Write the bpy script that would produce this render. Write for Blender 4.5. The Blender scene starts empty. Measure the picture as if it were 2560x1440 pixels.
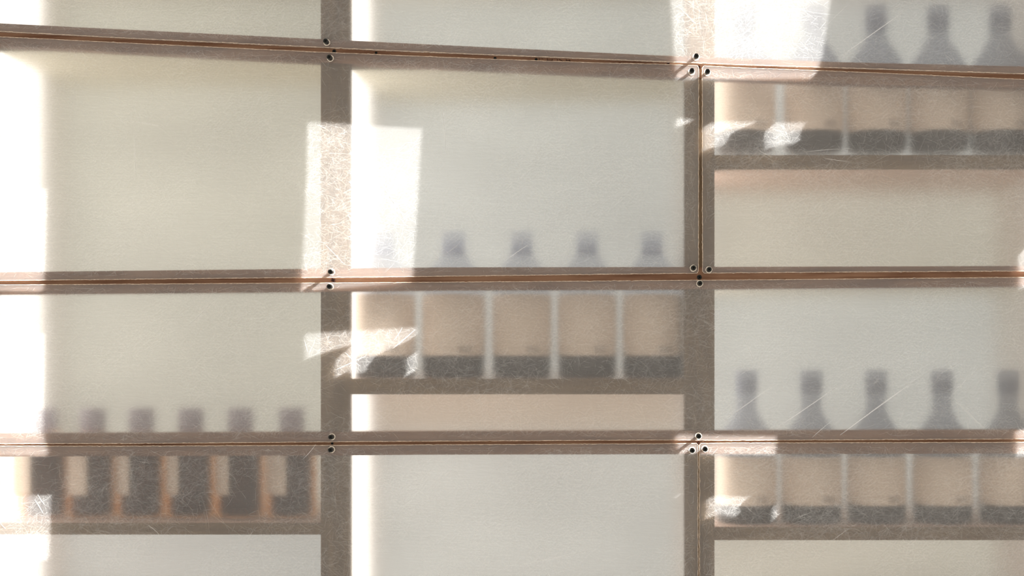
import bpy, bmesh, math, random
from mathutils import Vector

# ------------------------------------------------------------------ scale
# 1 unit "u" = 0.5 mm of the facade; the frame shows 2560 x 1440 u of it.
K = 0.0005
CX, CY, CD = 1500.0, 900.0, 3500.0           # where the camera stands in front of the facade


def V(x, y, d=0.0):
    """facade coordinates (right, down, depth behind the sheets) -> world"""
    return Vector(((x - 1280) * K, d * K, (720 - y) * K))


def behind(x, y, d):
    """facade position of something seen at x, y but standing d behind the sheets"""
    s = (CD + d) / CD
    return CX + (x - CX) * s, CY + (y - CY) * s


# ------------------------------------------------------------------ camera, sky, sun, exposure
C = bpy.context.scene.collection
sc = bpy.context.scene
cam = bpy.data.cameras.new('camera')
cam.sensor_width = 36
cam.lens = 36 * CD / 2560
cam.shift_x = (1280 - CX) / 2560
cam.shift_y = (CY - 720) / 2560
cam.clip_start = 0.01
co = bpy.data.objects.new('camera', cam)
co.location = V(CX, CY, -CD)
co.rotation_euler = (math.pi / 2, 0, 0)
C.objects.link(co)
sc.camera = co

w = bpy.data.worlds.new('daylight_sky')
sc.world = w
w.use_nodes = True
wn = w.node_tree
bg = wn.nodes['Background']
geo = wn.nodes.new('ShaderNodeTexCoord')
sep = wn.nodes.new('ShaderNodeSeparateXYZ')
wn.links.new(geo.outputs['Generated'], sep.inputs[0])
mr = wn.nodes.new('ShaderNodeMapRange')
mr.inputs['From Min'].default_value = -1
mr.inputs['From Max'].default_value = 1
wn.links.new(sep.outputs['Y'], mr.inputs['Value'])
ramp = wn.nodes.new('ShaderNodeValToRGB')
ramp.color_ramp.elements[0].color = (0.385, 0.345, 0.295, 1)
ramp.color_ramp.elements[1].color = (1.0, 0.99, 0.97, 1)
wn.links.new(mr.outputs[0], ramp.inputs[0])
wn.links.new(ramp.outputs[0], bg.inputs['Color'])
bg.inputs['Strength'].default_value = 1.1

SUN_DIR = Vector((-3.98, 1.0, -3.02))        # the way the light travels, grazing the facade
sun = bpy.data.lights.new('sun', 'SUN')
sun.energy = 45.0
sun.angle = math.radians(0.05)
sun.color = (1.0, 0.97, 0.93)
so = bpy.data.objects.new('sun', sun)
so.rotation_euler = SUN_DIR.to_track_quat('-Z', 'Y').to_euler()
so.location = (2, -1, 2)
C.objects.link(so)

sc.view_settings.view_transform = 'Standard'
sc.view_settings.look = 'None'
sc.view_settings.gamma = 1
sc.view_settings.use_curve_mapping = False
sc.view_settings.exposure = 0.68

# ------------------------------------------------------------------ helpers


def tag(o, label=None, cat=None, group=None, kind=None):
    if label: o['label'] = label
    if cat: o['category'] = cat
    if group: o['group'] = group
    if kind: o['kind'] = kind
    return o


def empty(name, loc, label, cat, group=None):
    o = bpy.data.objects.new(name, None)
    o.empty_display_size = 0.01
    o.location = loc
    C.objects.link(o)
    return tag(o, label, cat, group)


def build(name, bm, mat, parent=None, smooth=False):
    me = bpy.data.meshes.new(name)
    bmesh.ops.recalc_face_normals(bm, faces=bm.faces)
    bm.to_mesh(me)
    bm.free()
    me.materials.append(mat)
    if smooth:
        for p in me.polygons: p.use_smooth = True
    o = bpy.data.objects.new(name, me)
    C.objects.link(o)
    if parent is not None:
        o.parent = parent
        me.transform(__import__('mathutils').Matrix.Translation(-parent_world(parent)))
    return o


def parent_world(p):
    v = Vector(p.location)
    while p.parent is not None:
        p = p.parent
        v += Vector(p.location)
    return v


def prism(bm, pts, d0, d1):
    a = [bm.verts.new(V(x, y, d0)) for x, y in pts]
    b = [bm.verts.new(V(x, y, d1)) for x, y in pts]
    bm.faces.new(a)
    bm.faces.new(b[::-1])
    n = len(pts)
    for i in range(n):
        bm.faces.new((a[i], b[i], b[(i + 1) % n], a[(i + 1) % n]))


def strip(bm, top, bot, d0, d1):
    """long board whose upper and lower edges follow two polylines of equal length"""
    prism(bm, list(top) + list(bot)[::-1], d0, d1)


def box(bm, x0, x1, y0, y1, d0, d1):
    prism(bm, [(x0, y0), (x1, y0), (x1, y1), (x0, y1)], d0, d1)


def lathe(bm, prof, seg=40, a0=0.0, a1=2 * math.pi):
    """prof: (radius, height) in metres around local z"""
    full = abs(a1 - a0 - 2 * math.pi) < 1e-6
    n = seg if full else seg + 1
    rings = []
    for r, z in prof:
        if r < 1e-6:
            rings.append([bm.verts.new((0, 0, z))])
        else:
            rings.append([bm.verts.new((r * math.cos(a0 + (a1 - a0) * i / seg), r * math.sin(a0 + (a1 - a0) * i / seg), z)) for i in range(n)])
    for A, B in zip(rings, rings[1:]):
        for i in range(seg):
            j = (i + 1) % n
            if len(A) == 1 and len(B) == 1: continue
            if len(A) == 1: bm.faces.new((A[0], B[i], B[j]))
            elif len(B) == 1: bm.faces.new((A[i], B[0], A[j]))
            else: bm.faces.new((A[i], B[i], B[j], A[j]))


def local(name, bm, mat, parent, smooth=True):
    me = bpy.data.meshes.new(name)
    bmesh.ops.recalc_face_normals(bm, faces=bm.faces)
    bm.to_mesh(me); bm.free()
    me.materials.append(mat)
    if smooth:
        for p in me.polygons: p.use_smooth = True
        me.set_sharp_from_angle(angle=math.radians(40))
    o = bpy.data.objects.new(name, me)
    C.objects.link(o)
    o.parent = parent
    return o


# ------------------------------------------------------------------ materials
def newmat(name):
    m = bpy.data.materials.new(name)
    m.use_nodes = True
    nt = m.node_tree
    for n in list(nt.nodes): nt.nodes.remove(n)
    out = nt.nodes.new('ShaderNodeOutputMaterial')
    return m, nt, out


def N(nt, t, **kw):
    n = nt.nodes.new(t)
    for k, v in kw.items():
        if k in n.inputs: n.inputs[k].default_value = v
        else: setattr(n, k, v)
    return n


def coords(nt, scale=(1, 1, 1), rot=(0, 0, 0)):
    tc = N(nt, 'ShaderNodeTexCoord')
    mp = N(nt, 'ShaderNodeMapping')
    mp.inputs['Scale'].default_value = scale
    mp.inputs['Rotation'].default_value = rot
    nt.links.new(tc.outputs['Object'], mp.inputs['Vector'])
    return mp.outputs[0]


def ramp_node(nt, fac, stops):
    r = nt.nodes.new('ShaderNodeValToRGB')
    e = r.color_ramp.elements
    while len(e) < len(stops): e.new(0.5)
    for el, (p, c) in zip(e, stops):
        el.position = p
        el.color = (*c, 1) if len(c) == 3 else c
    nt.links.new(fac, r.inputs[0])
    return r.outputs[0]


def wood(name, dark, light, along='X', rough=0.75):
    m, nt, out = newmat(name)
    s = (9, 300, 420) if along == 'X' else (420, 300, 9)
    no = N(nt, 'ShaderNodeTexNoise', Scale=1.0, Detail=6.0, Roughness=0.6)
    nt.links.new(coords(nt, s), no.inputs['Vector'])
    n2 = N(nt, 'ShaderNodeTexNoise', Scale=1.0, Detail=3.0)
    s2 = (14, 40, 90) if along == 'X' else (90, 40, 14)
    nt.links.new(coords(nt, s2), n2.inputs['Vector'])
    mx = N(nt, 'ShaderNodeMath', operation='ADD')
    mx.use_clamp = True
    m1 = N(nt, 'ShaderNodeMath', operation='MULTIPLY'); m1.inputs[1].default_value = 0.45
    m2 = N(nt, 'ShaderNodeMath', operation='MULTIPLY'); m2.inputs[1].default_value = 0.55
    nt.links.new(no.outputs[0], m1.inputs[0]); nt.links.new(n2.outputs[0], m2.inputs[0])
    nt.links.new(m1.outputs[0], mx.inputs[0]); nt.links.new(m2.outputs[0], mx.inputs[1])
    col = ramp_node(nt, mx.outputs[0], [(0.36, dark), (0.62, light)])
    b = N(nt, 'ShaderNodeBsdfPrincipled', Roughness=rough)
    b.inputs['Specular IOR Level'].default_value = 0.15
    nt.links.new(col, b.inputs['Base Color'])
    bp = N(nt, 'ShaderNodeBump', Strength=0.25, Distance=0.0004)
    nt.links.new(no.outputs[0], bp.inputs['Height']); nt.links.new(bp.outputs[0], b.inputs['Normal'])
    nt.links.new(b.outputs[0], out.inputs[0])
    return m


def plain(name, col, rough=0.6, spec=0.3, metal=0.0, mottle=0.06, scale=60, stretch=(1, 1, 1)):
    m, nt, out = newmat(name)
    no = N(nt, 'ShaderNodeTexNoise', Scale=scale, Detail=4.0)
    nt.links.new(coords(nt, stretch), no.inputs['Vector'])
    lo = tuple(c * (1 - mottle) for c in col); hi = tuple(min(1, c * (1 + mottle)) for c in col)
    c = ramp_node(nt, no.outputs[0], [(0.35, lo), (0.65, hi)])
    b = N(nt, 'ShaderNodeBsdfPrincipled', Roughness=rough, Metallic=metal)
    b.inputs['Specular IOR Level'].default_value = spec
    nt.links.new(c, b.inputs['Base Color'])
    nt.links.new(b.outputs[0], out.inputs[0])
    return m


def sheet_material():
    """scratched translucent plastic: rough refraction veiled by a fine whitish haze"""
    m, nt, out = newmat('scratched_translucent_plastic')
    g = N(nt, 'ShaderNodeBsdfPrincipled', Roughness=0.285, IOR=1.42)
    g.inputs['Transmission Weight'].default_value = 1.0
    g.inputs['Base Color'].default_value = (0.995, 0.985, 0.97, 1)
    g.inputs['Specular IOR Level'].default_value = 0.3
    # brushed ripple
    rp = N(nt, 'ShaderNodeTexNoise', Scale=1.0, Detail=3.0, Roughness=0.55)
    nt.links.new(coords(nt, (28, 10, 130)), rp.inputs['Vector'])
    bp = N(nt, 'ShaderNodeBump', Strength=0.35, Distance=0.0010)
    nt.links.new(rp.outputs[0], bp.inputs['Height']); nt.links.new(bp.outputs[0], g.inputs['Normal'])
    d = N(nt, 'ShaderNodeBsdfDiffuse'); d.inputs[0].default_value = (0.93, 0.935, 0.93, 1)
    t = N(nt, 'ShaderNodeBsdfTranslucent'); t.inputs[0].default_value = (0.93, 0.92, 0.90, 1)
    h = N(nt, 'ShaderNodeMixShader'); h.inputs[0].default_value = 0.30
    nt.links.new(d.outputs[0], h.inputs[1]); nt.links.new(t.outputs[0], h.inputs[2])
    # haze amount: slow patches + speckle
    a = N(nt, 'ShaderNodeTexNoise', Scale=5.0, Detail=3.0)
    nt.links.new(coords(nt), a.inputs['Vector'])
    s = N(nt, 'ShaderNodeTexNoise', Scale=900.0, Detail=2.0, Roughness=0.8)
    nt.links.new(coords(nt), s.inputs['Vector'])
    f1 = N(nt, 'ShaderNodeMapRange'); f1.inputs['From Min'].default_value = 0.3; f1.inputs['From Max'].default_value = 0.7
    f1.inputs['To Min'].default_value = 0.065; f1.inputs['To Max'].default_value = 0.105
    nt.links.new(a.outputs[0], f1.inputs[0])
    f2 = N(nt, 'ShaderNodeMapRange'); f2.inputs['From Min'].default_value = 0.35; f2.inputs['From Max'].default_value = 0.7
    f2.inputs['To Min'].default_value = 0.5; f2.inputs['To Max'].default_value = 1.9
    nt.links.new(s.outputs[0], f2.inputs[0])
    mu = N(nt, 'ShaderNodeMath', operation='MULTIPLY')
    nt.links.new(f1.outputs[0], mu.inputs[0]); nt.links.new(f2.outputs[0], mu.inputs[1])
    mix = N(nt, 'ShaderNodeMixShader')
    nt.links.new(mu.outputs[0], mix.inputs[0])
    nt.links.new(g.outputs[0], mix.inputs[1]); nt.links.new(h.outputs[0], mix.inputs[2])
    nt.links.new(mix.outputs[0], out.inputs[0])
    return m


def scratch_material(name, alpha):
    m, nt, out = newmat(name)
    d = N(nt, 'ShaderNodeBsdfDiffuse'); d.inputs[0].default_value = (0.97, 0.96, 0.94, 1)
    t = N(nt, 'ShaderNodeBsdfTransparent')
    mix = N(nt, 'ShaderNodeMixShader'); mix.inputs[0].default_value = alpha
    nt.links.new(t.outputs[0], mix.inputs[1]); nt.links.new(d.outputs[0], mix.inputs[2])
    nt.links.new(mix.outputs[0], out.inputs[0])
    return m


M = dict(
    sheet=sheet_material(),
    scratch=scratch_material('fine_scratch', 0.20),
    scratch_and_caustic=scratch_material('deep_scratch_and_caustic', 0.60),
    edge=plain('sawn_plastic_edge', (0.56, 0.45, 0.35), 0.7, mottle=0.25, scale=400),
    batten=wood('batten_wood_horizontal', (0.17, 0.082, 0.048), (0.33, 0.190, 0.118), 'X'),
    post=wood('batten_wood_vertical', (0.13, 0.086, 0.050), (0.24, 0.165, 0.100), 'Z'),
    shelf=wood('plywood_shelf', (0.15, 0.093, 0.050), (0.25, 0.170, 0.095), 'X'),
    shelf_top=plain('pale_pink_shelf_face', (0.72, 0.52, 0.42), mottle=0.05),
    white=plain('white_partition', (0.96, 0.94, 0.91), 0.55, mottle=0.02),
    back_cool=plain('cool_white_back', (0.76, 0.79, 0.78), mottle=0.03, scale=4, stretch=(1, 1, 3)),
    back_green_cast=plain('green_cast_back', (0.73, 0.74, 0.65), mottle=0.03, scale=4, stretch=(1, 1, 3)),
    back_warm=plain('warm_white_back', (0.72, 0.655, 0.59), mottle=0.03, scale=4, stretch=(1, 1, 3)),
    board=plain('cream_divider', (0.80, 0.74, 0.58), mottle=0.04),
    screw=plain('black_screw', (0.012, 0.013, 0.010), 0.5, 0.4, mottle=0.4, scale=900),
    slot=plain('screw_recess', (0.002, 0.002, 0.002), 0.8, 0.1),
    rust=plain('rusty_screw', (0.13, 0.05, 0.03), 0.5, 0.4, mottle=0.5, scale=900),
    ring=plain('drilled_hole_rim', (0.78, 0.70, 0.58), 0.7, mottle=0.1, scale=600),
    dark_glass=plain('dark_brown_glass', (0.014, 0.006, 0.004), 0.3, 0.5),
    grey_top=plain('smoke_grey_glass', (0.27, 0.285, 0.33), 0.25, 0.6), pale_top=plain('pale_smoke_glass', (0.48, 0.49, 0.53), 0.25, 0.6), contents=plain('dark_amber_liquid', (0.045, 0.017, 0.010), 0.4, 0.3),
    cap=plain('grey_violet_cap', (0.40, 0.35, 0.41), 0.35, 0.5),
    label=plain('cream_paper_label', (0.90, 0.76, 0.63), 0.7, mottle=0.02),
    ink=plain('label_ink', (0.20, 0.15, 0.12), 0.7),
    lettering=plain('stamped_lettering', (0.05, 0.02, 0.012), 0.8),
    added_glow=None, blocker=plain('sun_blocker_paint', (0.55, 0.54, 0.52), 0.6),
)


def amber():
    m, nt, out = newmat('amber_glass')
    g = N(nt, 'ShaderNodeBsdfPrincipled', Roughness=0.06, IOR=1.08)
    g.inputs['Transmission Weight'].default_value = 1.0
    no = N(nt, 'ShaderNodeTexNoise', Scale=30.0)
    nt.links.new(coords(nt), no.inputs['Vector'])
    nt.links.new(ramp_node(nt, no.outputs[0], [(0.3, (0.86, 0.34, 0.10)), (0.7, (0.95, 0.45, 0.16))]), g.inputs['Base Color'])
    nt.links.new(g.outputs[0], out.inputs[0])
    return m


M['amber'] = amber()


def glow_surface():
    m, nt, out = newmat('added_white_glow')
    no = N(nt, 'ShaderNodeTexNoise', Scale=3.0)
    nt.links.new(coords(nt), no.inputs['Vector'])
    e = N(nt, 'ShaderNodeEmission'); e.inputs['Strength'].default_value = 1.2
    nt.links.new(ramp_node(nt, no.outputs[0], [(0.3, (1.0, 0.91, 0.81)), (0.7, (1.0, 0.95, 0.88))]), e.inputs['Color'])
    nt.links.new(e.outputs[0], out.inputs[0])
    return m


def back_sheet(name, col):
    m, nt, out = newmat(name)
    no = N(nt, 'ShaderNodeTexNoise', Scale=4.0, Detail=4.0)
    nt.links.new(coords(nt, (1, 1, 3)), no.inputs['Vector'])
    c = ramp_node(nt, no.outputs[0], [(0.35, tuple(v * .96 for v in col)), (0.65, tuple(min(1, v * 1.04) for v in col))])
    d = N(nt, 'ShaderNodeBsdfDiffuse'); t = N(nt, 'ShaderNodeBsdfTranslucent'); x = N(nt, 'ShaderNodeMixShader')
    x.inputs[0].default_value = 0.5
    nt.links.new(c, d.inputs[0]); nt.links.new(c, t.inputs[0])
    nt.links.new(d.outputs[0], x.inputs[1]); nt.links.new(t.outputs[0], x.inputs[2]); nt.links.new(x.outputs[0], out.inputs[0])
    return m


def smoky(name, col, clear):
    m, nt, out = newmat(name)
    no = N(nt, 'ShaderNodeTexNoise', Scale=40.0)
    nt.links.new(coords(nt), no.inputs['Vector'])
    p = N(nt, 'ShaderNodeBsdfPrincipled', Roughness=0.2)
    nt.links.new(ramp_node(nt, no.outputs[0], [(0.3, tuple(v * .95 for v in col)), (0.7, tuple(v * 1.05 for v in col))]), p.inputs['Base Color'])
    t = N(nt, 'ShaderNodeBsdfTransparent'); t.inputs[0].default_value = (0.93, 0.95, 1.0, 1)
    x = N(nt, 'ShaderNodeMixShader'); x.inputs[0].default_value = clear
    nt.links.new(p.outputs[0], x.inputs[1]); nt.links.new(t.outputs[0], x.inputs[2]); nt.links.new(x.outputs[0], out.inputs[0])
    return m


M['grey_top'] = smoky('smoke_grey_glass', (0.26, 0.28, 0.34), 0.55)
M['pale_top'] = smoky('pale_smoke_glass', (0.48, 0.49, 0.54), 0.78)
M['added_glow'] = glow_surface()
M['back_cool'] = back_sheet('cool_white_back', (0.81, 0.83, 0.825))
M['back_green_cast'] = back_sheet('green_cast_back', (0.81, 0.81, 0.765))  # green light from vegetation outside, put into the panel colour
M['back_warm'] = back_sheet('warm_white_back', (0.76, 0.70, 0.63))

# ------------------------------------------------------------------ timber frame
B1_TOP = [(-120, 52), (0, 57), (830, 98), (1640, 137), (2100, 154), (2700, 168)]
B1_BOT = [(-120, 107), (0, 113), (830, 156), (1640, 191), (2100, 208), (2700, 222)]
B2_TOP = [(-120, 681), (0, 680), (830, 671), (1100, 668), (1750, 667), (2700, 664)]
B2_BOT = [(-120, 737), (0, 736), (830, 729), (1100, 725), (1750, 723), (2700, 715)]
B3_TOP = [(-120, 1084), (0, 1084), (830, 1080), (1100, 1079), (1750, 1077), (2700, 1074)]
B3_BOT = [(-120, 1142), (0, 1142), (830, 1139), (1100, 1137), (1750, 1136), (2700, 1134)]
frame = empty('timber_frame', V(1280, 1500, 20), 'brown timber frame of battens and posts behind the scratched translucent sheets', 'frame')
D0, D1 = 8, 44
for top, bot in ((B1_TOP, B1_BOT), (B2_TOP, B2_BOT), (B3_TOP, B3_BOT)):
    bm = bmesh.new(); strip(bm, top, bot, D0, D1)
    build('batten', bm, M['batten'], frame)
for x0, x1 in ((-104, -24), (800, 871), (1712, 1787), (2625, 2700)):
    bm = bmesh.new(); box(bm, x0, x1, -120, 1560, D0 + 4, D1 + 2)
    build('post', bm, M['post'], frame)

# ------------------------------------------------------------------ shelving unit behind
DB = 500
unit = empty('shelving_unit', V(1280, 1560, 250), 'white shelving unit with plywood shelves standing behind the translucent sheets', 'shelving')
for x0, x1 in ((-104, -24), (800, 871), (1712, 1787), (2625, 2700)):
    bm = bmesh.new(); box(bm, x0, x1, -120, 1560, D1 + 3, DB)
    pt = build('partition', bm, M['white'], unit)
    if x1 < 2600:  # glowing sheet added to brighten the partition face and the bay
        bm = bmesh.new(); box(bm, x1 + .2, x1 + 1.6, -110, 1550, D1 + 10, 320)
        tag(build('added_glow_panel', bm, M['added_glow'], pt), 'added warm white glowing panel that brightens the side of the bay')


def bh(y, d=DB):
    return behind(CX, y, d)[1]


for x0, x1, y0, y1, mt in (  # tint per compartment stands in for the coloured light there
        (-104, 835, -400, 705, 'back_green_cast'), (-104, 835, 705, 1320, 'back_green_cast'), (-104, 835, 1320, 1760, 'back_cool'),
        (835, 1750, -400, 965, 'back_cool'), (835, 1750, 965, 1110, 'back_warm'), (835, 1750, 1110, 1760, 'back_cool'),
        (1750, 2700, -400, 405, 'back_cool'), (1750, 2700, 405, 700, 'back_green_cast'), (1750, 2700, 700, 1340, 'back_cool'), (1750, 2700, 1340, 1760, 'back_green_cast')):
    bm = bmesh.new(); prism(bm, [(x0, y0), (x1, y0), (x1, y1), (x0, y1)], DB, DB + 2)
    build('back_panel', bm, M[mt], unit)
for x0, x1, y0, y1, d0 in ((-24, 800, 1309, 1338, 14), (871, 1712, 947, 986, 14), (1787, 2625, 386, 422, 14), (1787, 2625, 1319, 1352, 14)):
    bm = bmesh.new(); box(bm, x0, x1, y0, y1, d0 + 4, DB)
    s = build('shelf', bm, M['shelf_top'], unit)
    bm = bmesh.new(); box(bm, x0, x1, y0, y1, d0, d0 + 3.9)
    build('front_edge', bm, M['shelf'], s)
for x0, x1, y0, y1, d0 in ((-24, 800, 90, 118, 50), (871, 1712, 130, 165, 50), (1787, 2625, 690, 712, 190)):
    bm = bmesh.new(); box(bm, x0, x1, y0, y1, d0, DB)
    build('divider', bm, M['board'], unit)
bm = bmesh.new(); box(bm, -104, 2700, -150, -121, D1, DB); build('top_board', bm, M['white'], unit)
bm = bmesh.new(); box(bm, -104, 2700, 1561, 1590, D1, DB); build('bottom_board', bm, M['white'], unit)

# ------------------------------------------------------------------ translucent sheets
rnd = random.Random(4)
TH = 6.0
S1U = [(-60, 76), (0, 79), (300, 95), (830, 120), (920, 124.5), (1200, 136.5), (1500, 148.5), (1640, 154), (1750, 158), (1860, 162.5), (2110, 170.5), (2560, 185), (2700, 190)]
S1L = [(-60, 88), (0, 91), (300, 106), (830, 131), (920, 134.5), (1200, 146), (1500, 156.5), (1640, 159.5), (1750, 163.5), (1860, 169), (2110, 178), (2560, 198), (2700, 203)]
S2U = [(-60, 703), (0, 702), (740, 694.5), (920, 693.5), (1660, 684.5), (1860, 682.5), (2560, 678), (2700, 677)]
S2L = [(-60, 712), (0, 711.5), (740, 707), (920, 706), (1660, 700.5), (1860, 699), (2560, 692.5), (2700, 692)]
S3U = [(-60, 1110), (330, 1109.5), (740, 1106), (920, 1104.5), (1640, 1100.6), (1840, 1101.5), (2560, 1098), (2700, 1098)]
S3L = [(-60, 1114.5), (330, 1114.5), (740, 1113), (920, 1112), (1640, 1108.8), (1840, 1106.5), (2560, 1105), (2700, 1105)]


def clip(line, x0, x1):
    def at(x):
        for (a, b), (c, d) in zip(line, line[1:]):
            if a <= x <= c: return b + (d - b) * (x - a) / (c - a)
        return line[-1][1]
    return [(x0, at(x0))] + [p for p in line if x0 + 12 < p[0] < x1 - 12] + [(x1, at(x1))]


def inset(pts, w):
    n = len(pts); out = []
    area = sum(pts[i][0] * pts[(i + 1) % n][1] - pts[(i + 1) % n][0] * pts[i][1] for i in range(n))
    sg = 1 if area > 0 else -1
    for i in range(n):
        p, q, r = pts[i - 3], pts[i], pts[(i + 3) % n]
        L = math.hypot(r[0] - p[0], r[1] - p[1])
        nx, ny = -(r[1] - p[1]) / L * sg, (r[0] - p[0]) / L * sg
        k = w * rnd.uniform(.55, 1.35)
        out.append((q[0] + nx * k, q[1] + ny * k))
    return out


def streak(bm, p, q, w, bend=0.0, d=-0.15, taper=True, seg=4):
    dx, dy = q[0] - p[0], q[1] - p[1]
    L = math.hypot(dx, dy) or 1
    nx, ny = -dy / L, dx / L
    prev = None
    for i in range(seg + 1):
        t = i / seg
        b = bend * 4 * t * (1 - t)
        cx, cy = p[0] + dx * t + nx * b, p[1] + dy * t + ny * b
        ww = w * ((0.25 + 3 * t * (1 - t)) if taper else 1) * .5
        a = bm.verts.new(V(cx + nx * ww, cy + ny * ww, d)); c = bm.verts.new(V(cx - nx * ww, cy - ny * ww, d))
        if prev: bm.faces.new((prev[0], a, c, prev[1]))
        prev = (a, c)


def make_sheet(label, top, bottom, xl, xr, n_scratch, longs):
    n_scratch = int(n_scratch * 1.15)
    def yat(x, line):
        for (p, q), (u, v) in zip(line, line[1:]):
            if p <= x <= u: return q + (v - q) * (x - p) / (u - p)
        return line[-1][1]
    x0, x1 = top[0][0], top[-1][0]
    n = int((x1 - x0) / 5)
    xs = [x0 + 5 + (x1 - x0 - 10) * i / n + (rnd.uniform(-1.2, 1.2) if 0 < i < n else 0) for i in range(n + 1)]
    def rag():
        return rnd.uniform(-.3, .3) * (4.0 if rnd.random() < .05 else 1)
    T = [(x, yat(x, top) + rag()) for x in xs]
    Bm = [(x, yat(x, bottom) + rag()) for x in xs]
    def side(xa, xb, yt, yb, inner):
        m = max(4, int((yb - yt) / 6))
        o, q = [], []
        for i in range(m + 1):
            t = i / m
            y = yt + (yb - yt) * t
            c = 0 if 0 < i < m else inner * 3.0
            o.append((xa + (xb - xa) * t + (rnd.uniform(-.5, .5) * (2 if rnd.random() < .15 else 1) if 0 < i < m else 0) + c, y + (1.5 if i == 0 else -1.5 if i == m else 0)))
            q.append(y)
        return o, q
    Ls, Lq = side(xl[0], xl[1], T[0][1], Bm[0][1], 1)
    Rs, Rq = side(xr[0], xr[1], T[-1][1], Bm[-1][1], -1)
    pts = T + Rs + Bm[::-1] + Ls[::-1]
    root = empty('translucent_sheet', V((x0 + x1) / 2, bottom[0][1], 0), label, 'panel', 'scratched plastic sheets')
    bm = bmesh.new()
    for d in (0, TH):
        tv = [bm.verts.new(V(x, y, d)) for x, y in T]; bv = [bm.verts.new(V(x, y, d)) for x, y in Bm]
        for i in range(len(T) - 1): bm.faces.new((tv[i], tv[i + 1], bv[i + 1], bv[i]))
        for S_, Q_, xc in ((Ls, Lq, xs[0]), (Rs, Rq, xs[-1])):
            ov = [bm.verts.new(V(x, y, d)) for x, y in S_]; iv = [bm.verts.new(V(xc, y, d)) for y in Q_]
            for i in range(len(S_) - 1): bm.faces.new((ov[i], iv[i], iv[i + 1], ov[i + 1]))
    fa = [bm.verts.new(V(x, y, 0)) for x, y in pts]; fb = [bm.verts.new(V(x, y, TH)) for x, y in pts]
    for i in range(len(pts)):
        j = (i + 1) % len(pts)
        bm.faces.new((fa[i], fa[j], fb[j], fb[i]))
    bmesh.ops.remove_doubles(bm, verts=bm.verts, dist=1e-7)
    build('sheet', bm, M['sheet'], root)
    ins = inset(pts, 1.5)
    bm = bmesh.new()
    n = len(pts)
    oa = [bm.verts.new(V(x, y, -0.35)) for x, y in pts]; ia = [bm.verts.new(V(x, y, -0.35)) for x, y in ins]
    ob = [bm.verts.new(V(x + 0.0, y, TH - .4)) for x, y in pts]
    for i in range(n):
        j = (i + 1) % n
        bm.faces.new((oa[i], oa[j], ia[j], ia[i]))
        bm.faces.new((oa[i], ob[i], ob[j], oa[j]))
    build('sawn_edge', bm, M['edge'], root)
    # hairline scratches
    bm = bmesh.new()
    xa, xb = max(top[0][0], -20), min(top[-1][0], 2580)
    def ylim(x, line):
        for (a, b), (c, d) in zip(line, line[1:]):
            if a <= x <= c: return b + (d - b) * (x - a) / (c - a)
        return line[-1][1]
    k = 0
    while k < n_scratch:
        x = rnd.uniform(xa + 8, xb - 8)
        y0, y1 = ylim(x, top) + 6, ylim(x, bottom) - 6
        y0, y1 = max(y0, -20), min(y1, 1460)
        y = rnd.uniform(y0, y1)
        fld = math.sin(x * .011 + 2 * math.sin(y * .009)) + math.sin(y * .017 - 1.5 * math.sin(x * .006 + 1)) + math.sin((x + y) * .023)
        if rnd.random() > .62 + .24 * fld: continue
        L = rnd.choice((8, 14, 22, 34)) * rnd.uniform(.7, 1.4)
        if rnd.random() < .012: L *= 3
        an = rnd.gauss(0.15, 0.9) if rnd.random() < .6 else rnd.uniform(0, math.pi)
        q = (x + L * math.cos(an), y + L * math.sin(an))
        k += 1
        if not (y0 < q[1] < y1 and xa + 6 < q[0] < xb - 6): continue
        streak(bm, (x, y), q, rnd.choice((.28, .35, .42, .6)), rnd.gauss(0, .035) * L, -0.1 - rnd.random() * .3)
    sc_ = build('fine_scratches', bm, M['scratch'], root)
    sc_['kind'] = 'stuff'
    for (p, q, w) in longs:  # real long scratches, plus caustic light streaks drawn as pale strokes
        bm = bmesh.new(); streak(bm, p, q, w * .75, rnd.uniform(-2, 2), -0.55, True, 8)
        build('scratch_and_caustic', bm, M['scratch_and_caustic'], root)
    return root


TOPL = [(-60, -60), (2700, -60)]
BOTL = [(-60, 1500), (2700, 1500)]
sheet0 = make_sheet('long scratched translucent sheet along the top edge, cut off by the frame', TOPL, clip(S1U, -60, 2700), (-60, -60), (2700, 2700), 8000,
                    [((2095, 147), (2262, 28), 2.6), ((2070, 60), (2120, 12), 1.2), ((1700, 20), (1740, 60), 1.2)])
sheet1 = make_sheet('large scratched sheet left of the short vertical seam, above the middle batten', clip(S1L, -60, 1748), clip(S2U, -60, 1747.5), (-60, -60), (1747.5, 1747), 15500,
                    [((336, 334), (341, 442), 1.6), ((1105, 278), (1114, 374), 1.8), ((1163, 266), (1240, 315), 1.8), ((1390, 245), (1394, 275), 1.4),
                     ((934, 432), (1012, 545), 2.0), ((1259, 656), (1330, 606), 2.0), ((1104, 641), (1150, 606), 1.4), ((275, 280), (310, 305), 1.4), ((300, 300), (420, 318), 1.2),
                     ((745, 370), (765, 330), 1.4), ((812, 610), (860, 660), 1.2), ((560, 480), (620, 520), 1.1)])
sheet2 = make_sheet('smaller scratched sheet right of the short vertical seam, over the upper jars', clip(S1L, 1755, 2700), clip(S2U, 1755.5, 2700), (1755, 1755.5), (2700, 2700), 8000,
                    [((1890, 372), (1930, 392), 1.2), ((2060, 395), (2125, 404), 1.2), ((2010, 380), (2100, 372), 1.1)])
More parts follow.
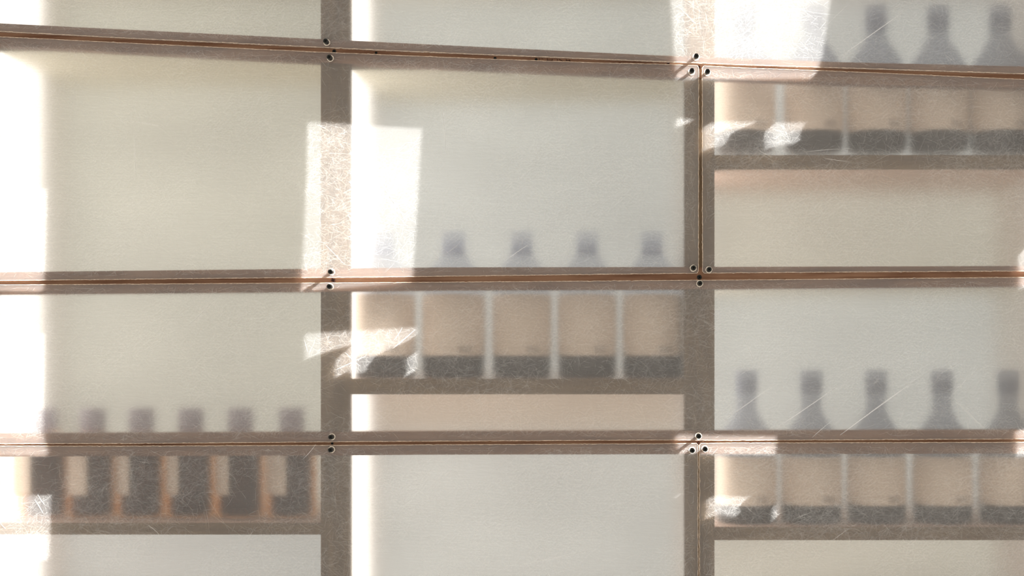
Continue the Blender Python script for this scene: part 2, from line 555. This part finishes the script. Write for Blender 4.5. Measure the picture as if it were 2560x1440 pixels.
sheet3 = make_sheet('full-width scratched sheet between the middle and lower battens', clip(S2L, -60, 2700), clip(S3U, -60, 2700), (-60, -60), (2700, 2700), 17000,
                    [((1806, 1053), (1935, 962), 2.2), ((1936, 1073), (2093, 966), 2.6), ((2100, 1088), (2290, 950), 3.4), ((2030, 1094), (2082, 1050), 1.6),  # rising diagonals are light streaks off the bottle shoulders, drawn as strokes
                     ((2378, 985), (2450, 915), 1.8), ((2378, 990), (2460, 1070), 1.6), ((1858, 848), (1882, 895), 1.8), ((975, 877), (1038, 824), 2.6), ((985, 850), (1006, 818), 1.8),
                     ((470, 815), (535, 750), 1.4), ((838, 925), (915, 890), 1.6), ((760, 845), (770, 880), 1.3), ((900, 915), (862, 880), 1.3), ((2345, 940), (2400, 905), 1.2)])
sheet4 = make_sheet('scratched sheet below the lower batten over the amber bottles', clip(S3L, -60, 1745.5), [(-60, 1500), (1746, 1500)], (-60, -60), (1745.5, 1746), 11000,
                    [((88, 1250), (108, 1283), 2.6), ((95, 1236), (112, 1262), 1.8), ((0, 1305), (15, 1322), 1.8), ((755, 1150), (790, 1110), 1.4), ((365, 1310), (400, 1338), 1.2),
                     ((1230, 1425), (1480, 1375), 1.3), ((0, 1375), (22, 1398), 1.6)])
sheet5 = make_sheet('scratched sheet at bottom right beyond the hairline vertical seam', clip(S3L, 1748, 2700), [(1748, 1500), (2700, 1500)], (1748, 1748), (2700, 2700), 8000,
                    [((2080, 1352), (2125, 1320), 1.3), ((1860, 1262), (1880, 1280), 1.3), ((1980, 1300), (2030, 1280), 1.1)])


# ------------------------------------------------------------------ screws
def screw(x, y, parent, base=0.0, proud=17.0, mat='screw', r=6.6, rim=True, rot=0.4):
    p = V(x, y, base)
    bm = bmesh.new()
    # shank and pan head, axis along -Y (towards the viewer)
    prof = [(0.0, 6 * K), (r * .62 * K, 6 * K), (r * .62 * K, -(proud - 4) * K), (r * K, -(proud - 3.2) * K), (r * K, -(proud - 1.2) * K), (r * .8 * K, -proud * K), (0.0, -(proud + .3) * K)]
    lathe(bm, [(a, b) for a, b in prof], 24)
    for v in bm.verts: v.co = Vector((v.co.x, v.co.z, v.co.y)) + p
    o = build('screw', bm, M[mat], parent, True)
    o.data.set_sharp_from_angle(angle=math.radians(35))
    bm = bmesh.new()
    for k in range(2):
        a = rot + k * math.pi / 2
        dx, dy = math.cos(a), math.sin(a)
        L, ww = r * .62, r * .13
        pts = [(x + dx * L - dy * ww, y + dy * L + dx * ww), (x + dx * L + dy * ww, y + dy * L - dx * ww), (x - dx * L + dy * ww, y - dy * L - dx * ww), (x - dx * L - dy * ww, y - dy * L + dx * ww)]
        prism(bm, pts, base - proud - .7 - .05 * k, base - proud + .6)
    s = build('cross_slot', bm, M['slot'], parent)
    s.parent = o
    s.matrix_parent_inverse.identity()
    if rim:
        bm = bmesh.new()
        n = 28
        for (ra, rb) in ((r * 1.04, r * 1.36),):
            A = [bm.verts.new(V(x + ra * math.cos(6.2832 * i / n), y + ra * math.sin(6.2832 * i / n), -0.75)) for i in range(n)]
            Bv = [bm.verts.new(V(x + rb * rnd.uniform(.93, 1.07) * math.cos(6.2832 * i / n), y + rb * rnd.uniform(.93, 1.07) * math.sin(6.2832 * i / n), -0.65)) for i in range(n)]
            for i in range(n): bm.faces.new((A[i], A[(i + 1) % n], Bv[(i + 1) % n], Bv[i]))
        build('hole_rim', bm, M['ring'], parent)


for x, y, par in ((817, 106, sheet0), (1740, 143, sheet0), (826, 146, sheet1), (1729, 179.5, sheet1), (829, 680, sheet1), (1733, 670.5, sheet1),
                  (1768, 181.5, sheet2), (1772, 674.5, sheet2), (826, 717, sheet3), (1749, 709, sheet3), (830, 1092, sheet3), (1746, 1090, sheet3),
                  (829, 1124, sheet4), (1730, 1125.5, sheet4), (1762, 1122, sheet5)):
    screw(x, y, par, 0.0, 17, 'screw', 6.3, True, rnd.uniform(0, 1.5))
for x, y, r, mt in ((834, 126.5, 5.2, 'screw'), (831.5, 700, 7, 'rust'), (829, 1108.8, 3.6, 'screw'), (1749, 692.5, 6.5, 'screw'), (1748, 166, 5, 'rust'), (1746, 1107, 4.5, 'rust'),
                    (939, 130, 3.6, 'screw'), (1237, 144, 4.2, 'screw'), (1340, 147, 4, 'screw'), (1671, 158, 4.2, 'rust')):
    screw(x, y, frame, 8.0, 0.9, mt, r, False, rnd.uniform(0, 1.5))
# half-hidden writing stamped on the upper batten, seen through the slit
bm = bmesh.new()
for x0, x1, y0, y1 in ((1348, 1348, 143, 152), (1354, 1357, 145, 146), (1368, 1368, 144, 152), (1368, 1380, 148.5, 148.8), (1380.5, 1380.5, 145, 153), (1393, 1393, 145.5, 153), (1397, 1408, 146, 152.5),
                       (1415.5, 1415.5, 146.5, 154), (1424, 1424, 147, 152), (1416, 1424, 149.5, 149.8), (1424, 1429, 150, 154.5)):
    dx, dy = x1 - x0, y1 - y0
    L = math.hypot(dx, dy); nx, ny = -dy / L * .7, dx / L * .7
    prism(bm, [(x0 + nx, y0 + ny), (x1 + nx, y1 + ny), (x1 - nx, y1 - ny), (x0 - nx, y0 - ny)], 7.6, 8.2)
tag(build('stamped_lettering', bm, M['lettering'], frame), 'dark stamped capital letters half hidden in the slit')


# ------------------------------------------------------------------ bottles
def tall_bottle(label, group, xc, y_top, y_bot, wid, depth, lab_top, lab_bot, twist=0.0, label_arc=1.0, top_mat='grey_top'):
    X, Yb = behind(xc, y_bot, depth)
    s = (CD + depth) / CD
    R = wid * s / 2 * K
    H = (y_bot - y_top) * s * K
    root = empty('glass_bottle', V(X, Yb, depth), label, 'bottle', group)
    z_lab0 = (y_bot - lab_bot) * s * K; z_lab1 = (y_bot - lab_top) * s * K
    bm = bmesh.new()
    lathe(bm, [(0, 0), (R * .80, 0), (R * .92, 0.0018), (R * .985, .006), (R, .012), (R, z_lab1 * .98), (0, z_lab1 * .98)], 48)
    local('body', bm, M['dark_glass'], root)
    z0 = z_lab1 * .98
    zs = z_lab1 + .002
    top = H
    bm = bmesh.new()
    lathe(bm, [(0, z0), (R, z0), (R, zs), (R * .97, zs + .014), (R * .88, zs + .024), (R * .68, zs + .035), (R * .46, zs + .047), (R * .33, zs + .058), (R * .33, top - .030), (R * .33, top - .012), (0, top - .012)], 48)
    local('shoulder', bm, M[top_mat], root)
    bm = bmesh.new()
    lathe(bm, [(0, top - .030), (R * .36, top - .030), (R * .38, top - .028), (R * .38, top - .003), (R * .34, top), (0, top)], 32)
    local('cap', bm, M[top_mat], root)
    bm = bmesh.new()
    a = math.pi * .5 * 1.85 * label_arc
    rr = R * 1.012
    lathe(bm, [(rr, z_lab0), (rr, z_lab1)], 48, -math.pi / 2 + twist - a, -math.pi / 2 + twist + a)
    lb = local('paper_label', bm, M['label'], root)
    bm = bmesh.new()
    for zz, w_ in ((z_lab0 + .0045, .26), (z_lab0 + .0075, .20), (z_lab0 + .0105, .24)):
        lathe(bm, [(R * 1.02, zz), (R * 1.02, zz + .0012)], 10, -math.pi / 2 + .45 - w_, -math.pi / 2 + .45 + w_)
    pr = local('label_print', bm, M['ink'], lb)
    return root


def amber_bottle(label, xc, capx, wid, lx0, lx1, depth=165):
    group = 'amber bottles on the lower left shelf'
    y_bot, y_top = 1295, 1020
    X, Yb = behind(xc, y_bot, depth)
    Yb = 1308.6
    s = (CD + depth) / CD
    R = wid * s / 2 * K
    root = empty('amber_bottle', V(X, Yb, depth), label, 'bottle', group)
    H = (Yb - behind(xc, y_top, depth)[1]) * K
    z1 = (Yb - behind(xc, 1105, depth)[1]) * K
    bm = bmesh.new()
    lathe(bm, [(0, 0), (R * .84, 0), (R * .95, .002), (R, .006), (R, z1 - .004), (R * .96, z1), (R * .8, z1 + .004), (R * .5, z1 + .007), (R * .5, z1 + .012), (0, z1 + .012)], 48)
    local('body', bm, M['amber'], root)
    bm = bmesh.new()
    ri = R * .77
    lathe(bm, [(0, .0025), (ri * .9, .0025), (ri, .006), (ri, z1 - .006), (0, z1 - .006)], 40)
    local('contents', bm, M['contents'], root)
    bm = bmesh.new()
    rc = 31 * s * K
    lathe(bm, [(0, z1 + .012), (rc * .98, z1 + .012), (rc, z1 + .013), (rc, H - .002), (rc * .94, H), (0, H)], 40)
    c = local('cap', bm, M['cap'], root)
    # the label wraps only part of the body: from lx0 to lx1 as seen from the front
    a0 = math.asin(max(-.999, min(.999, (lx0 - xc) / (wid / 2)))); a1 = math.asin(max(-.999, min(.999, (lx1 - xc) / (wid / 2))))
    zb = (Yb - behind(xc, 1232, depth)[1]) * K
    bm = bmesh.new()
    lathe(bm, [(R * 1.012, zb), (R * 1.012, z1 - .008)], 32, -math.pi / 2 + a0, -math.pi / 2 + a1)
    local('paper_label', bm, M['label'], root)
    return root


place = ('leftmost', 'second from the left', 'third from the left', 'fourth from the left', 'rightmost')
for i, (xc, wd) in enumerate(((957, 160), (1135, 156), (1305, 146), (1468, 146), (1630, 146))):
    tall_bottle('brown bottle with cream label, %s on the middle shelf' % place[i], 'bottles on the middle shelf', xc, 580, 946, wd, 148, 738, 889, top_mat='pale_top')
for i, (xc, wd) in enumerate(((1862, 150), (2034, 146), (2190, 148), (2345, 146), (2500, 150))):
    tall_bottle('brown bottle with cream label, %s on upper right shelf' % place[i], 'bottles on the upper right shelf', xc, 18, 384, wd, 148, 205, 335)
for i, (xc, wd) in enumerate(((1866, 150), (2028, 150), (2190, 146), (2355, 146), (2520, 146))):
    tall_bottle('brown bottle with cream label, %s on lower right shelf' % place[i], 'bottles on the lower right shelf', xc, 925, 1311, wd, 135, 1138, 1257)
nm = ('half cut off at the left of the row', 'second from the left', 'third from the left', 'fourth from the left', 'second from the right', 'rightmost beside the post')
for i, (xc, cx_, wd, a, b) in enumerate(((112, 130, 118, 60, 100), (233, 250, 120, 178, 240), (355, 370, 120, 300, 343), (478, 492, 121, 424, 464), (602, 620, 122, 548, 588), (730, 745, 122, 676, 730))):
    amber_bottle('squat amber bottle with narrow cream label, %s' % nm[i], xc, cx_, wd, a, b)
amber_bottle('squat amber bottle at the far left edge', -8, 0, 116, -62, 95 * .5)

# ------------------------------------------------------------------ unseen blocker added out of view, openings cut to shape the sun patches
HOLES = [
    [(768, 304), (1056, 320), (1052, 380), (1043, 540), (1032, 706), (752, 728), (756, 640), (766, 430)],
    [(760, 834), (1040, 817), (1046, 834), (1020, 853), (975, 873), (941, 888), (921, 914), (915, 931), (889, 934), (866, 930), (837, 946), (835, 918), (842, 896), (862, 880), (878, 864), (829, 877), (795, 887), (762, 899)],
    [(1016, 896), (1044, 877), (1041, 927), (1009, 944), (1018, 927)],
    [(1670, -110), (2095, -110), (2075, 20), (2058, 140), (2042, 182), (2030, 196), (1690, 201), (1684, 120), (1677, 0)],
    [(1688, 294), (1740, 300), (1715, 310), (1689, 320)],
    [(1756, 320), (1776, 307), (1820, 303), (1895, 305), (1857, 320), (1829, 334), (1818, 352), (1811, 364), (1780, 369), (1757, 379)],
    [(1912, 330), (1938, 306), (2015, 306), (2005, 325), (1999, 338), (2001, 350), (1987, 360), (1950, 364), (1913, 374), (1910, 352)],
    [(1687, 1086), (1941, 1091), (1941, 1138), (1697, 1136)],
    [(1765, 1250), (1776, 1243), (1800, 1240), (1874, 1243), (1858, 1255), (1845, 1270), (1850, 1281), (1839, 1294), (1800, 1286), (1764, 1297), (1768, 1270)],
    [(1931, 1268), (1941, 1261), (1948, 1286), (1929, 1307)],
    [(1689, 1236), (1704, 1236), (1690, 1245)],
    [(-40, 462), (118, 472), (110, 728), (-40, 726)],
    [(-40, 832), (112, 835), (108, 1080), (122, 1140), (-40, 1140)],
    [(55, 1238), (128, 1238), (122, 1402), (70, 1398), (20, 1395), (-40, 1402), (-40, 1236)],
    [(2545, 640), (2620, 560), (2660, 720), (2548, 722)],
    [(2540, 1074), (2660, 1070), (2660, 1142), (2542, 1142)],
]
ZS = 820.0
OX, OY = 3.98 * ZS, 3.02 * ZS
cu = bpy.data.curves.new('sun_blocker', 'CURVE')
cu.dimensions = '2D'
cu.fill_mode = 'BOTH'
cu.extrude = 0.4 * K


def spl(pts):
    s = cu.splines.new('POLY')
    s.points.add(len(pts) - 1)
    for q, (x, y) in zip(s.points, pts):
        v = V(x + OX, y - OY)
        q.co = (v.x, v.z, 0, 1)
    s.use_cyclic_u = True


spl([(-500, -420), (3350, -420), (3350, 2100), (-500, 2100)])
for h in HOLES: spl(h)
tmp = bpy.data.objects.new('tmp', cu)
C.objects.link(tmp)
dg = bpy.context.evaluated_depsgraph_get()
me = bpy.data.meshes.new_from_object(tmp.evaluated_get(dg))
bpy.data.objects.remove(tmp)
me.name = 'sun_blocker'
for v in me.vertices:
    v.co = (v.co.x, -ZS * K + v.co.z, v.co.y)
me.materials.clear(); me.materials.append(M['blocker'])
scr = bpy.data.objects.new('blocker_sheet_1', me)
C.objects.link(scr)
tag(scr, 'unseen blocker sheet added before the facade, openings cut to shape the sun patches', 'sun_blocker', kind='structure')
